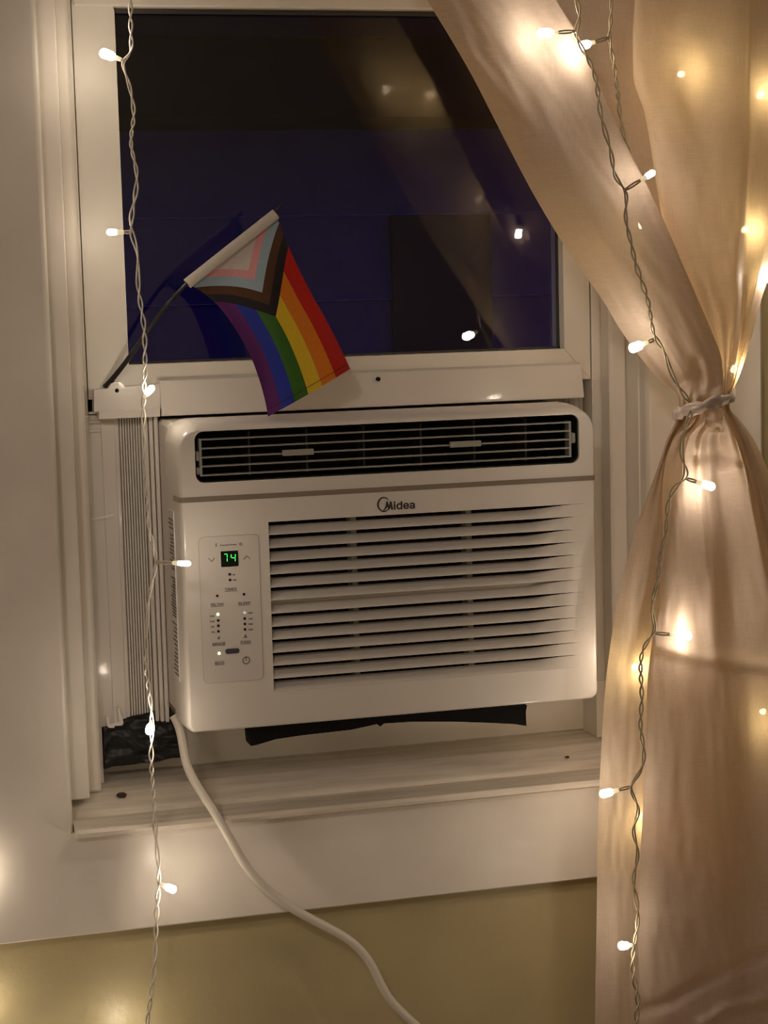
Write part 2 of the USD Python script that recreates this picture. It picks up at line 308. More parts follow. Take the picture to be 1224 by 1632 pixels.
# upper outlet
def liner(x0, x1, z0, z1, yf, yb, t=0.0006):
    return cat(bx(x0, x1, yb - t, yb, z0, z1), bx(x0, x0 + t, yf, yb, z0, z1), bx(x1 - t, x1, yf, yb, z0, z1), bx(x0, x1, yf, yb, z0, z0 + t), bx(x0, x1, yf, yb, z1 - t, z1))
obj('outlet_cavity', cat(ex(rrect(vx0 + .0001, vx1 - .0001, vz0 + .0001, vz1 - .0001, 0.008).difference(rrect(vx0 + .0012, vx1 - .0012, vz0 + .0012, vz1 - .0012, 0.007)), -0.0665, -0.0202),
    bx(vx0 + .0002, vx1 - .0002, -0.0208, -0.0201, vz0 + .0002, vz1 - .0002)), M_dark, ac, label='black air outlet cavity')
fx0, fx1 = P(321, 725, YA)[0], P(911, 700, YA)[0]; fz1, fz0 = P(600, 688, YA)[2], P(600, 744, YA)[2]
for i in range(5):
    z = fz0 + (fz1 - fz0) * i / 4
    obj('louver', exx(Polygon([(-0.0665, z - .0008), (-0.0668, z), (-0.0662, z + .0007), (-0.054, z + .0002), (-0.054, z - .0008)]), fx0, fx1), M_fin, ac)
for x in (fx0, fx1):
    obj('louver_end', bx(x - .0012, x + .0012, -0.0664, -0.054, fz0 - .001, fz1 + .001, .0004), M_fin, ac)
for px in (397, 489, 580, 671, 756, 838):
    x = P(px, 715, -0.053)[0]
    obj('vane', exz(Polygon([(x - .0010, -0.0530), (x + .0010, -0.0530), (x + .0016, -0.026), (x + .0002, -0.026)]), vz0 + .003, vz1 - .003), M_vane, ac)
for cx, cz in ((476, 722), (743, 709)):
    q0, q1 = P(cx - 25, cz, YA), P(cx + 25, cz, YA); zc = fz0 + (fz1 - fz0) * 0.5
    obj('louver_tab', bx(q0[0], q1[0], -0.0690, -0.0655, zc - .0022, zc + .0034, .0008), M_tabp, ac)
for px, py, hgt in ((316, 727, .008), (317, 751, .006), (917, 698, .009)):
    q = P(px, py, YA); obj('pivot', bx(q[0] - .0022, q[0] + .0022, -0.0655, -0.05, q[2] - hgt / 2 - .001, q[2] + hgt / 2, .001), M_fin, ac)
# intake grille
obj('filter', cat(bx(gxl + .0002, gxr - .0002, -0.0364, -0.0352, gzb + .0002, gzt - .0002), bx(gxl + .0002, gxl + .0005, -0.055, -0.036, gzb + .0002, gzt - .0002)), M_filter, ac, label='dark filter behind the slats')
ns = 13; pitch = (gzt - gzb) / ns
xsl = np.r_[gxl + 0.0001, np.linspace(gxl + 0.004, gxr - 0.060, 6), np.linspace(gxr - 0.056, gxr - 0.008, 12), gxr - .004, gxr + .0006]
def slat(zb):
    V = []
    for x in xsl:
        t = np.clip((x - (gxr - 0.060)) / 0.052, 0, 1); t = t * t * (3 - 2 * t)
        yt = -0.0555 + (-0.0701 + 0.0555) * t                    # the upper edge comes forward to the face at the right end
        zt_ = zb + pitch * (0.60 + 0.385 * t)
        V += [(x, -0.0698, zb + .0001 - .0006 * (t > .99)), (x, -0.0701, zb + .0009), (x, yt, zt_), (x, yt + .003, zt_ - .0004), (x, -0.062, zb + .0001)]
    V = np.array(V); k = 5; Fc = []
    for i in range(len(xsl) - 1):
        for j in range(k):
            a, b, c, d = i * k + j, i * k + (j + 1) % k, (i + 1) * k + (j + 1) % k, (i + 1) * k + j; Fc += [[a, b, c], [a, c, d]]
    for o in (0, (len(xsl) - 1) * k):
        for j in range(1, k - 1): Fc.append([o, o + j, o + j + 1] if o == 0 else [o, o + j + 1, o + j])
    m = trimesh.Trimesh(V, Fc, process=False); m.fix_normals(); return m
for i in range(ns):
    obj('grille_slat', slat(gzb + i * pitch), M_ac, ac, 28)
for px in (567, 750):
    x = P(px, 950, -0.055)[0]
    obj('grille_mullion', bx(x - .0028, x + .0028, -0.0545, -0.037, gzb + .0004, gzt - .0004, .0006), M_tabp, ac)
zc = gzb + 6.63 * pitch
obj('filter_grip', bx(gxl + .001, gxr - .012, -0.0560, -0.052, gzb + 6.55 * pitch, gzb + 7.02 * pitch, .0005), M_acside, ac)
# logo
def crop_geom(g): return affinity.affine_transform(g, [1 / 13.6, 0, 0, 1 / 13.6, 590, 780])
def arc(cx, cy, rx, ry, a0, a1, w0, w1, n=40):
    o, i_ = [], []
    for t in np.linspace(0, 1, n):
        a = math.radians(a0 + (a1 - a0) * t); wd = w0 + (w1 - w0) * math.sin(math.pi * t)
        o.append((cx + (rx + wd / 2) * math.cos(a), cy - (ry + wd / 2) * math.sin(a))); i_.append((cx + (rx - wd / 2) * math.cos(a), cy - (ry - wd / 2) * math.sin(a)))
    return Polygon(o + i_[::-1]).buffer(0)
emb = shapely.union_all([arc(295, 325, 128, 150, 40, 330, 10, 30), Polygon([(285, 462), (300, 455), (372, 380), (375, 270), (345, 262), (338, 360)]), Polygon([(345, 262), (375, 262), (418, 400), (405, 440), (385, 400)]),
    Polygon([(400, 400), (430, 262), (458, 262), (420, 430), (395, 430)]), Polygon([(428, 262), (458, 262), (495, 435), (455, 435)])])
lg = ex(pxgeom(crop_geom(emb), YA).buffer(0.00005), YA - 0.0006, YA + 0.0002)
q = P(590 + 498 / 13.6, 780 + 432 / 13.6, YA); q2 = P(590 + 968 / 13.6, 780 + 412 / 13.6, YA)
tx = text('idea', q[0], q[2], 0.0076 * 0.92, YA + 0.0001, True, 'l', 0.0006, q2[0] - q[0])
obj('logo', cat(lg, tx), M_ink, ac, label='dark lettered logo below the strip')
# control panel
c0, c1 = P(318, 858, YA), P(417, 1082, YA); cx0, cx1, cz1, cz0 = P(318, 900, YA)[0] , P(413.5, 900, YA)[0], P(365, 854, YA)[2], P(370, 1086, YA)[2]
cp = obj('control_panel', ex(rrect(cx0, cx1, cz0, cz1, 0.005), YA - 0.0006, YA + 0.0005), M_panel, ac, label='grey control panel with display')
obj('panel_edge', ex(rrect(cx0 - .0004, cx1 + .0004, cz0 - .0004, cz1 + .0004, 0.0053).difference(rrect(cx0, cx1, cz0, cz1, 0.005)), YA - 0.0004, YA + 0.0003), M_panel_edge, cp)
YP = YA - 0.0006
def C5(a, b): return P(300 + a / 5.829, 830 + b / 5.829, YP)
k5 = 1 / 5.829 * 0.000573                                        # crop units to metres on the face
a, b = C5(306, 430), C5(461, 275)
obj('display', ex(rrect(a[0], b[0], a[2], b[2], .0007), YP - 0.0006, YP + .0001), M_disp, cp, label='small black display')
def seg7(cx, cy, w_, h_, on):
    L = {'a': ((-1, 1), (1, 1)), 'b': ((1, 1), (1, 0)), 'c': ((1, 0), (1, -1)), 'd': ((-1, -1), (1, -1)), 'e': ((-1, 0), (-1, -1)), 'f': ((-1, 1), (-1, 0)), 'g': ((-1, 0), (1, 0))}
    gs = []
    for s_ in on:
        (x0, z0), (x1, z1) = L[s_]; sh = 0.12
        p0 = np.array([cx + x0 * w_ + z0 * sh * h_ * .5, cy + z0 * h_]); p1 = np.array([cx + x1 * w_ + z1 * sh * h_ * .5, cy + z1 * h_]); d = (p1 - p0) * .1
        gs.append(LineString([p0 + d, p1 - d]).buffer(.00042, cap_style='flat'))
    return shapely.union_all(gs)
s7, s4 = C5(345, 345), C5(416, 343)
obj('digits', ex(shapely.union_all([seg7(s7[0], s7[2], .0016, .0036, 'abc'), seg7(s4[0], s4[2], .0019, .0036, 'fgbc')]), YP - 0.0009, YP - .0005), M_seg, cp, label='green digits reading 74')
for (a, b), on in ([((385, 497), 0), ((388, 549), 0), ((269, 697), 0), ((517, 682), 0), ((275, 869), 1), ((278, 925), 0), ((279, 975), 0), ((280, 1027), 0), ((524, 853), 2), ((524, 908), 0), ((526, 958), 0), ((527, 1009), 0), ((287, 1231), 1)]):
    q = C5(a, b); m = trimesh.creation.cylinder(radius=.00125 if not on else .00135, height=.0006, sections=16); m.apply_transform(trimesh.transformations.rotation_matrix(math.pi / 2, [1, 0, 0])); m.apply_translation([q[0], YP - .0002, q[2]])
    obj('indicator', m, (M_led_off, M_led_on, M_led_dim)[on], cp, **({'label': ('', 'lit pale green indicator', 'dim whitish indicator')[on]} if on else {}))
def ptext(s, a, b, hgt, anchor='l', mat=None, width=None, name='lettering', bold=False):
    q = C5(a, b); return text(s, q[0], q[2], hgt, YP + .0001, bold, anchor, .0003, width)
u = 1 / 5.829 * .000575
small = [ptext('On', 412, 508, .0014, bold=True), ptext('Off', 416, 558, .0014, bold=True), ptext('Temp/Timer', 372, 230, .0013, 'c', bold=True, width=165 * u),
         ptext('Auto', 245, 890, .0015, 'r', bold=True), ptext('Cool', 245, 941, .0015, 'r', bold=True), ptext('Dry', 245, 990, .0015, 'r', bold=True), ptext('Fan', 247, 1040, .0015, 'r', bold=True),
         ptext('Auto', 556, 864, .0015, bold=True), ptext('Low', 558, 917, .0015, bold=True), ptext('Med', 558, 967, .0015, bold=True), ptext('High', 558, 1018, .0015, bold=True)]
big = [ptext('TIMER', 395, 645, .0022, 'c', bold=True, width=115 * u), ptext('FILTER', 270, 788, .0022, 'c', bold=True, width=120 * u), ptext('SLEEP', 521, 775, .0022, 'c', bold=True, width=118 * u),
       ptext('MODE', 284, 1152, .0021, 'c', bold=True, width=122 * u), ptext('FAN', 531, 1135, .0021, 'c', bold=True, width=98 * u), ptext('ECO', 291, 1330, .0023, 'c', bold=True, width=90 * u)]
under = []
for a0, a1, bb in ((338, 452, 657), (210, 330, 800), (462, 580, 787), (222, 345, 1163), (484, 580, 1146), (246, 336, 1342)):
    q0, q1 = C5(a0, bb), C5(a1, bb - (a1 - a0) * .045); under.append(bx(q0[0], q1[0], YP - .0002, YP + .0001, q0[2] - .00018, q0[2] + .00018))
def pline(pts, wd): return ex(pxgeom(LineString([(300 + a / 5.829, 830 + b / 5.829) for a, b in pts]), YP).buffer(wd), YP - .0003, YP + .0001)
arrows = [pline([(187, 347), (217, 378), (245, 346)], .00028), pline([(515, 357), (545, 326), (575, 355)], .00028)]
q = C5(538, 1296); ring = Polygon([(q[0] + .0035 * math.cos(t), q[2] + .0035 * math.sin(t)) for t in np.linspace(0, 2 * np.pi, 40)])
power = [ex(ring.difference(ring.buffer(-.0006)), YP - .0003, YP + .0001), pline([(537, 1262), (538, 1298)], .00028)]
icons = [pline([(259, 212), (258, 240)], .0004), ex(pxgeom(shapely.Point(300 + 488 / 5.829, 830 + 217 / 5.829).buffer(2.0), YP).boundary.buffer(.0002), YP - .0003, YP + .0001)]
for t in range(4):
    an = t * math.pi / 4; icons.append(pline([(283 - 13 * math.cos(an), 1089 - 13 * math.sin(an)), (283 + 13 * math.cos(an), 1089 + 13 * math.sin(an))], .00014))
for t in range(3):
    an = t * 2.094 + .5; icons.append(pline([(531, 1075), (531 + 15 * math.cos(an), 1075 + 15 * math.sin(an))], .0005))
obj('lettering', cat(*small, *big, *under), M_inkgrey, cp, smooth=False, label='small grey printed words')
obj('arrow_mark', arrows[0], M_inkgrey, cp, smooth=False); obj('arrow_mark', arrows[1], M_inkgrey, cp, smooth=False)
obj('power_mark', cat(*power), M_inkgrey, cp, smooth=False); obj('icon', cat(*icons), M_inkgrey, cp, smooth=False)
a, b = C5(345, 1232), C5(474, 1182)
obj('receiver_window', ex(rrect(a[0], b[0], b[2] - .0046, b[2], .0021), YP - .0005, YP + .0001), M_receiver, cp, label='dark oval remote receiver')
# printed sticker on the left flank
sk = obj('sticker', bx(-0.2056, -0.2044, -0.046, -0.016, 1.045, 1.205), plain('sticker_paper', (0.70, 0.66, 0.60), 0.5), ac, smooth=False, label='printed sticker on the left side')
lines = []
for z0, z1, st in ((1.188, 1.2, .004), (1.15, 1.183, .0035), (1.105, 1.143, .003), (1.05, 1.10, .004)):
    z = z0
    while z < z1: lines.append(bx(-0.2061, -0.2055, -0.043, -0.043 + rng.uniform(.012, .024), z, z + .0011)); z += st
obj('printed_lines', cat(*lines), M_inkgrey, sk, smooth=False)

# top mounting rail across the sash
rail = thing('mounting_rail', 'long white metal mounting rail across the sash above the air conditioner', 'rail')
rz1, rz0 = P(600, 593, 0.035)[2], P(600, 649, 0.028)[2]
rx0, rx1 = P(256, 640, 0.035)[0], P(926.5, 606, 0.035)[0]
prof = Polygon([(0.0545, rz1 + .001), (0.039, rz1 + .0012), (0.0355, rz1 - .0005), (0.0345, rz1 - .003), (0.0285, rz0 + .003), (0.0290, rz0 + .0006), (0.031, rz0), (0.0555, rz0)])
screw_q = P(601, 604, 0.034)
obj('foam_seal', bx(stL1 + .001, stR0 - .001, 0.0800, 0.0890, 1.2856, SB - .0004), M_seal, rail, smooth=False, label='dark foam seal behind the rail')
obj('rail_body', exx(prof, rx0, rx1), M_ac, rail)
m = trimesh.creation.cylinder(radius=.0021, height=.004, sections=20); m.apply_transform(trimesh.transformations.rotation_matrix(math.pi / 2, [1, 0, 0])); m.apply_translation([screw_q[0] + .0006, 0.0330, screw_q[2]])
obj('screw_hole', m, M_dark, rail, label='dark screw hole')
m = trimesh.creation.torus(.0026, .0007, 20, 8); m.apply_transform(trimesh.transformations.rotation_matrix(math.pi / 2, [1, 0, 0])); m.apply_translation([screw_q[0], 0.0325, screw_q[2]])
obj('screw_rim', m, M_ac, rail)

# left side panel: frame with pleated curtain
sp = thing('side_panel', 'white accordion side panel filling the gap left of the air conditioner', 'accordion panel')
Yp = 0.056
tp = [(150, 622), (173, 619), (177, 612), (184, 608.5), (191, 609), (196, 613), (200, 616.5), (255, 612), (255, 651), (150, 657)]
hole_ = pxgeom(shapely.Point(186.5, 622.5).buffer(3.3), 0.039)
obj('top_bar', ex(pxpoly(tp, 0.039).difference(hole_), 0.039, 0.0535), M_ac, sp)
q = P(186, 622, .030); obj('bar_hole', bx(q[0] - .003, q[0] + .003, 0.049, 0.0534, q[2] - .003, q[2] + .003), M_dark, sp, label='dark screw hole')
obj('lower_bar', ex(pxpoly([(158, 655.5), (255, 650.5), (255, 664), (158, 668)], 0.035), 0.035, 0.0535), M_ac, sp)
pz0, pz1 = P(200, 1152, Yp)[2], P(200, 664, Yp)[2]
fx = P(139, 700, 0.053)[0], P(190, 700, 0.053)[0]
obj('side_frame', cat(bx(stL1 + .0004, fx[1], 0.0538, 0.075, pz0 - .002, pz1 + .003, .001), bx(P(166, 800, .0525)[0], fx[1] - .004, 0.0524, 0.0539, pz0, pz1 - .004, .0005)), M_ac, sp)
for pyy in (657, 672, 686):
    q0, q1 = P(139, pyy + 1.5, 0.0515), P(161, pyy - .5, 0.0515); obj('latch_rib', bx(q0[0] + .0015, q1[0], 0.0514, 0.0540, q0[2] - .0012, q0[2] + .0012, .0006), M_ac, sp)
ax0, ax1 = P(193, 900, Yp)[0] - .0015, P(238, 900, Yp)[0] - .001
nple = 11
for i in range(nple):
    x = ax0 + (ax1 - ax0) * i / nple; x2 = ax0 + (ax1 - ax0) * (i + 1) / nple; g = (x2 - x) * .16
    obj('pleat', exz(Polygon([(x + .0001, 0.0590), (x + g, 0.0556), (x + 2 * g, .0549), (x2 - 2 * g, 0.0549), (x2 - g, 0.0556), (x2 - .0001, 0.0590), (x2 - .0001, .061), (x + .0001, .061)]), pz0, pz1), M_pleat, sp)
obj('edge_seal', bx(fx[1], ax0 + .0002, 0.058, 0.062, pz0, pz1), M_seal, sp, label='dark seal line')
cw = (-0.2019 - ax1) / 3
for i in range(3):
    obj('channel', bx(ax1 + cw * i + .0003, ax1 + cw * (i + 1) - .0003, 0.050 - .004 * i, 0.070, pz0, pz1, .0009), M_ac, sp)
obj('channel_gap', bx(ax1, -0.2020, 0.060, 0.064, pz0, pz1), M_seal, sp)
tape = ex(pxpoly([(145, 826), (161, 823), (181, 819), (182, 822), (161, 827), (145, 829)], .0520), .0517, .0525)
obj('clear_tape', tape, M_clip, sp, label='shiny fold of clear tape')
# right side panel, mostly hidden
sr = thing('side_panel', 'accordion side panel in the narrow shaded gap right of the air conditioner', 'accordion panel')
for i in range(8):
    x = 0.2052 + i * .0055; x2 = x + .0055
    obj('pleat', exz(Polygon([(x + .0001, 0.084), (x + .001, 0.078), ((x + x2) / 2, 0.075), (x2 - .001, 0.078), (x2 - .0001, 0.084)]), 1.0, SB - .001), M_pleat, sr)
obj('side_frame', bx(gx1 + .0296, stR0 + .0002, 0.0545, 0.086, 0.99, SB - .001, .001), M_acside, sr)

# clip at the foot of the side panel
cl = pxpoly([(171, 1158), (169, 1143), (172, 1142), (176, 1155), (190, 1151), (187, 1129), (190, 1127), (197, 1152), (195, 1156), (183, 1157), (182, 1160), (174, 1160)], 0.046)
tag(obj('plastic_clip', ex(cl.buffer(0), 0.0455, 0.051), M_clip), 'small white plastic clip sticking up from the black plastic lump', 'clip')

# black plastic stuffing in the lower left corner
bag_pts = np.array([(165, 1160), (182, 1153), (200, 1145), (236, 1137), (272, 1127), (280, 1140), (284, 1165), (289, 1206), (262, 1211), (232, 1216), (200, 1220), (166, 1226), (166, 1195)], float)
poly = pxpoly(bag_pts, 0.052)
mm = ex(poly, 0.052, 0.080).subdivide_to_size(0.0035); v = np.array(mm.vertices)
v[:, 1] += (meshkit.fbm(v * [70, 1, 110], 3, 5) - .5) * 0.010 * (v[:, 1] < .06); v[:, [0, 2]] += (meshkit.noise(v * 160, 9)[:, None] - .5) * .0012
mm.vertices = v
tag(obj('black_plastic_stuffing', mm, M_bag, smooth=60), 'crumpled black plastic stuffed in the gap at the lower left of the air conditioner', 'plastic bag')

# black foam strip under the unit
fs = [(398, 1168), (400, 1189), (410, 1187), (440, 1178), (480, 1172), (515, 1168), (560, 1163), (601, 1154), (606, 1158), (612, 1153), (660, 1150), (720, 1150), (780, 1152), (820, 1154), (839, 1157), (838, 1135), (840, 1124), (390, 1160)]
tag(obj('foam_strip', ex(pxpoly(fs, -0.020).buffer(0).intersection(sbox(-1, 0, 1, 0.9998)), -0.020, 0.004), M_foam), 'thin black foam strip sagging under the air conditioner', 'foam strip')

# power cord
cpts = [(276, 1140, .004), (290, 1178, -.004), (297, 1215, -.014), (318, 1258, -.030), (342, 1295, -.042), (368, 1340, -.045), (398, 1388, -.046), (435, 1425, -.046), (470, 1450, -.046), (520, 1477, -.044), (562, 1503, -.042), (590, 1535, -.040), (615, 1583, -.038), (645, 1618, -.036), (690, 1660, -.034), (720, 1720, -.03)]
tag(obj('power_cord', tube(spline([P(*c) for c in cpts], 160), 0.0043, 12), M_cord, smooth=60), 'thick white power cord drooping from under the air conditioner across the sill board', 'cord')

# crumbs on the sill
for px, py, Yd, r, lab in ((194, 1277, .022, .0046, 'larger dark dry leaf crumb on the left end of the sill'), (904, 1214, .018, .0022, 'tiny dark crumb on the right end of the sill')):
    q = P(px, py, Yd); m = trimesh.creation.icosphere(3, 1.0); v = np.array(m.vertices); v *= (0.7 + .6 * meshkit.fbm(v * 1.7 + px, 3, 2))[:, None]; v *= [r, r * .8, r * .55]
    zs = 0.9170 + (Yd - .0095) * (.0115 / .0245); v += [q[0], Yd, zs - v[:, 2].min() - .0001]; m.vertices = v
    tag(obj('leaf_crumb', m, M_debris, smooth=60), lab, 'crumb')

# ------------------------------------------------------------------ flag
fl = thing('pride_flag', 'small rainbow pride flag with chevrons on a black stick leaning on the sash', 'flag')
vs = np.array([0, .19, .43, .64, 1.0])
U0 = np.array([(303, 454), (341, 481), (378, 529), (403, 576), (427, 664)], float); U1 = np.array([(442, 347), (460, 393), (493, 462), (521, 512), (558, 588)], float)
i0, i1 = PchipInterpolator(vs, U0), PchipInterpolator(vs, U1)
def flag_point(u, v):
    p = i0(v) * (1 - u) + i1(v) * u
    bow = 4.0 * math.sin(math.pi * u) * v
    y = 0.012 - 0.022 * u - 0.078 * v + 0.052 * v * u + .006 * math.sin(u * 7.0 + v * 2.2) * (0.25 + v) + .003 * math.sin(v * 9 + u * 3)
    return P(p[0] - bow * .3, p[1] + bow * .6, y)
def chev(k):
    """Everything on the hoist side of the k-th chevron's outer edge."""
    tip = (.16, .228, .31, .388, .463)[k]; return Polygon([(-.01, -.02), (tip - .285, -.02), (tip, .5), (tip - .285, 1.02), (-.01, 1.02)]) if tip > .285 - .01 else Polygon([(-.01, .5 - (tip + .01) * .5 / .285), (tip, .5), (-.01, .5 + (tip + .01) * .5 / .285)])
full = sbox(0, 0, 1, 1); colors = {}
ch = [chev(k).intersection(full) for k in range(5)]
regions = [('white_chevron', ch[0], (0.62, 0.56, 0.52), 'white triangle'), ('pink_chevron', ch[1].difference(ch[0]), (0.70, 0.33, 0.33), 'pink chevron'), ('blue_chevron', ch[2].difference(ch[1]), (0.33, 0.43, 0.50), 'pale blue chevron'),
           ('brown_chevron', ch[3].difference(ch[2]), (0.085, 0.035, 0.012), 'brown chevron'), ('black_chevron', ch[4].difference(ch[3]), (0.018, 0.013, 0.014), 'black chevron')]
for k, (nm, c) in enumerate((('purple', (0.11, 0.018, 0.14)), ('blue', (0.018, 0.035, 0.33)), ('green', (0.045, 0.15, 0.018)), ('yellow', (0.75, 0.52, 0.025)), ('orange', (0.70, 0.20, 0.012)), ('red', (0.48, 0.015, 0.008)))):
    regions.append((f'{nm}_stripe', sbox(0, k / 6, 1, (k + 1) / 6).difference(ch[4]), c, f'{nm} stripe'))
NG = 36
for nm, reg, c, lab in regions:
    V, Fc = [], []
    for i in range(NG):
        for j in range(NG):
            cell = reg.intersection(sbox(i / NG, j / NG, (i + 1) / NG, (j + 1) / NG))
            for g in getattr(cell, 'geoms', [cell]):
                if g.geom_type != 'Polygon' or g.area < 1e-9: continue
                co = list(g.exterior.coords)[:-1]; vv, ff = trimesh.creation.triangulate_polygon(Polygon(co), engine='earcut')
                Fc += (np.array(ff) + len(V)).tolist(); V += [tuple(x) for x in vv]
    V = np.array(V); key = np.round(V * 1e6).astype(np.int64); _, idx, inv = np.unique(key, axis=0, return_index=True, return_inverse=True); inv = inv.ravel()
    P3 = np.array([flag_point(V[i_, 1], V[i_, 0]) for i_ in idx])
    obj(nm, (P3, inv[np.array(Fc)]), flagcloth(nm, c), fl, True, label=lab)
obj('hem_seam', tube(np.array([flag_point(u_, .955) + np.array([0, -.0003, 0]) for u_ in np.linspace(0.01, .99, 40)]), .00028, 5), flagcloth('seam', (0.10, 0.05, 0.03)), fl, 60, label='stitched hem line at the outer edge')
# the pole runs inside the sleeve along the hoist
pole_path = spline([P(167, 617, .0515), P(215, 557, .034), P(298, 452, .010), P(370, 395, -.002), P(437, 338, -.013), P(449, 325, -.016)], 60)
obj('stick', tube(pole_path, np.linspace(.0026, .0013, 60), 10), M_pole, fl, label='thin black stick')
sleeve = []
for t in np.linspace(0, 1, 24):
    a = np.array([297, 451]) * (1 - t) + np.array([438.5, 339.5]) * t; sleeve.append(P(a[0] + 1.0, a[1] + 1.5, .0080 - .0215 * t))
sleeve = np.array(sleeve); up = np.cross(sleeve[-1] - sleeve[0], [0, 1, 0]); up /= np.linalg.norm(up); V = []
for p_ in sleeve:
    for a_ in np.linspace(0, 2 * np.pi, 14, endpoint=False): V.append(p_ + up * .0052 * math.cos(a_) + np.array([0, 1, 0]) * .0034 * math.sin(a_))
Fc = []
for i in range(23):
    for j in range(14):
        a, b, c, d = i * 14 + j, i * 14 + (j + 1) % 14, (i + 1) * 14 + (j + 1) % 14, (i + 1) * 14 + j; Fc += [[a, b, c], [a, c, d]]
obj('sleeve', (np.array(V), np.array(Fc)), flagcloth('sleeve', (0.72, 0.66, 0.58)), fl, True, label='white hoist sleeve')

# ------------------------------------------------------------------ curtain
# each row: photo height, then (photo x, depth y) of thirteen points along the cloth from its free left hem to its right edge
rows = []
FE = PchipInterpolator([-350, -60, 0, 100, 200, 300, 400, 470, 550, 600, 640], [520, 650, 681, 741, 793, 845, 905, 955, 1005, 1046, 1080])
FR = PchipInterpolator([-350, -60, 0, 53, 84, 169, 235, 302, 398, 440, 488, 530, 564, 599, 640], [735, 860, 887, 920, 933, 969, 1000, 1035, 1078, 1096, 1117, 1135, 1149, 1152, 1154])
CL = PchipInterpolator([-350, -60, 0, 100, 180, 260, 347, 430, 500, 560, 600, 640], [1016, 1014, 1012, 1007, 1027, 1041, 1055, 1085, 1112, 1136, 1145, 1151])
CRX = PchipInterpolator([-350, -60, 0, 120, 311, 440, 506, 588, 640], [1197, 1194, 1193, 1191, 1186, 1181, 1178, 1168, 1157])
DR = PchipInterpolator([-350, -60, 0, 200, 380, 440, 482, 525, 578, 610, 640], [1450, 1420, 1400, 1330, 1250, 1226, 1212, 1201, 1186, 1174, 1163])
for py in (-350, -200, -60, 0, 60, 120, 180, 240, 300, 360, 420, 480, 530, 575, 610):
    e_, f_, c_, r_, d_ = (float(g(py)) for g in (FE, FR, CL, CRX, DR)); wd = f_ - e_; t = np.clip((py - 350) / 290, 0, 1) ** 1.5
    rows.append((py, [(e_, -.118), (e_ + wd * .30, -.140), (e_ + wd * .68, -.146), (f_, -.134), (f_ - wd * .22, -.110), (f_ - wd * .05, -.086), (c_ + 26, -.084), (c_, -.116), (c_ + (r_ - c_) * .45, -.130), (r_ - 4, -.124), (r_ + 4, -.104), (r_ + (d_ - r_) * .5, -.104), (d_, -.092)], t))
rows = [(py, [(x, y * (1 - .0 * t)) for x, y in pr]) for py, pr, t in rows]
rows.append((634, [(1081, -.136), (1092, -.152), (1112, -.160), (1152, -.150), (1138, -.134), (1140, -.124), (1150, -.120), (1148, -.130), (1152, -.134), (1158, -.130), (1156, -.120), (1160, -.118), (1163, -.114)]))
rows.append((650, [(1083, -.134), (1092, -.148), (1106, -.154), (1126, -.152), (1110, -.146), (1100, -.154), (1116, -.162), (1130, -.164), (1144, -.160), (1156, -.150), (1152, -.140), (1160, -.134), (1163, -.122)]))
rows.append((668, [(1078, -.130), (1086, -.138), (1096, -.140), (1112, -.136), (1094, -.142), (1096, -.160), (1112, -.168), (1130, -.170), (1146, -.166), (1162, -.154), (1158, -.142), (1170, -.140), (1178, -.118)]))
LE = PchipInterpolator([700, 740, 800, 850, 897, 935, 994, 1070, 1200, 1300, 1450, 1632, 1700, 1950], [1063, 1050, 1028, 1011, 998, 989, 978, 967, 958, 953, 951, 948, 947, 947])
ME = PchipInterpolator([700, 720, 800, 854, 949, 1030, 1083, 1200, 1263, 1332, 1457, 1632, 1700, 1950], [1072, 1062, 1055, 1056, 1051, 1037, 1032, 1029, 1029, 1022, 1016, 1019, 1020, 1020])
RG = PchipInterpolator([700, 740, 800, 880, 930, 1100, 1300, 1632, 1700, 1950], [1172, 1184, 1197, 1214, 1225, 1262, 1290, 1310, 1312, 1312])
RE = PchipInterpolator([700, 751, 800, 900, 1100, 1632, 1700, 1950], [1201, 1225, 1246, 1290, 1370, 1440, 1450, 1450])
for py in (700, 740, 790, 850, 920, 1000, 1100, 1200, 1320, 1450, 1560, 1640, 1700, 1950):
    l_, m_, g_, r_ = (float(g(py)) for g in (LE, ME, RG, RE)); t = min(1, (py - 680) / 160)
    w2 = g_ - m_; s_ = 0.55 + .45 * t
    rows.append((py, [(l_, -.112), (l_ + (m_ - l_) * .6 + 4 * t, -.120), (m_ + 14 * t, -.116), (m_ + 46 * t + 14, -.110), (m_ + 12 * t, -.124), (m_, -.140), (m_ + w2 * .16, -.156 - .004 * t), (m_ + w2 * .42, -.162), (m_ + w2 * .66, -.148), (g_, -.164), (g_ - 3 + w2 * .06, -.142), (g_ + (r_ - g_) * .5, -.150), (r_, -.110)]))
py_ = np.array([r[0] for r in rows], float); K = np.array([r[1] for r in rows])              # rows x 13 x 2
NR, seg = 430, 14
pys = np.linspace(py_[0], py_[-1], NR); Kx, Ky = PchipInterpolator(py_, K[:, :, 0])(pys), PchipInterpolator(py_, K[:, :, 1])(pys)
tt = np.arange(13.0); ts = np.linspace(0, 12, 12 * seg + 1)
V = []
for i in range(NR):
    xs, ys = PchipInterpolator(tt, Kx[i])(ts), Akima1DInterpolator(tt, Ky[i])(ts)
    py = pys[i]; pinch = math.exp(-((py - 650) / 120.0) ** 2); low = 1 / (1 + math.exp(-(py - 680) / 14.0))
    for j, s_ in enumerate(ts):
        y = ys[j]
        nz = meshkit.fbm(np.array([s_ * 1.6, py / 170.0, 3.3]), 3, 11) - .5
        y += nz * (.014 + .008 * pinch)
        y += .0045 * pinch * math.sin(s_ * 8.5 + py * .01) * (.5 + low * .5)
        V.append((xs[j], py, y))
V = np.array(V)
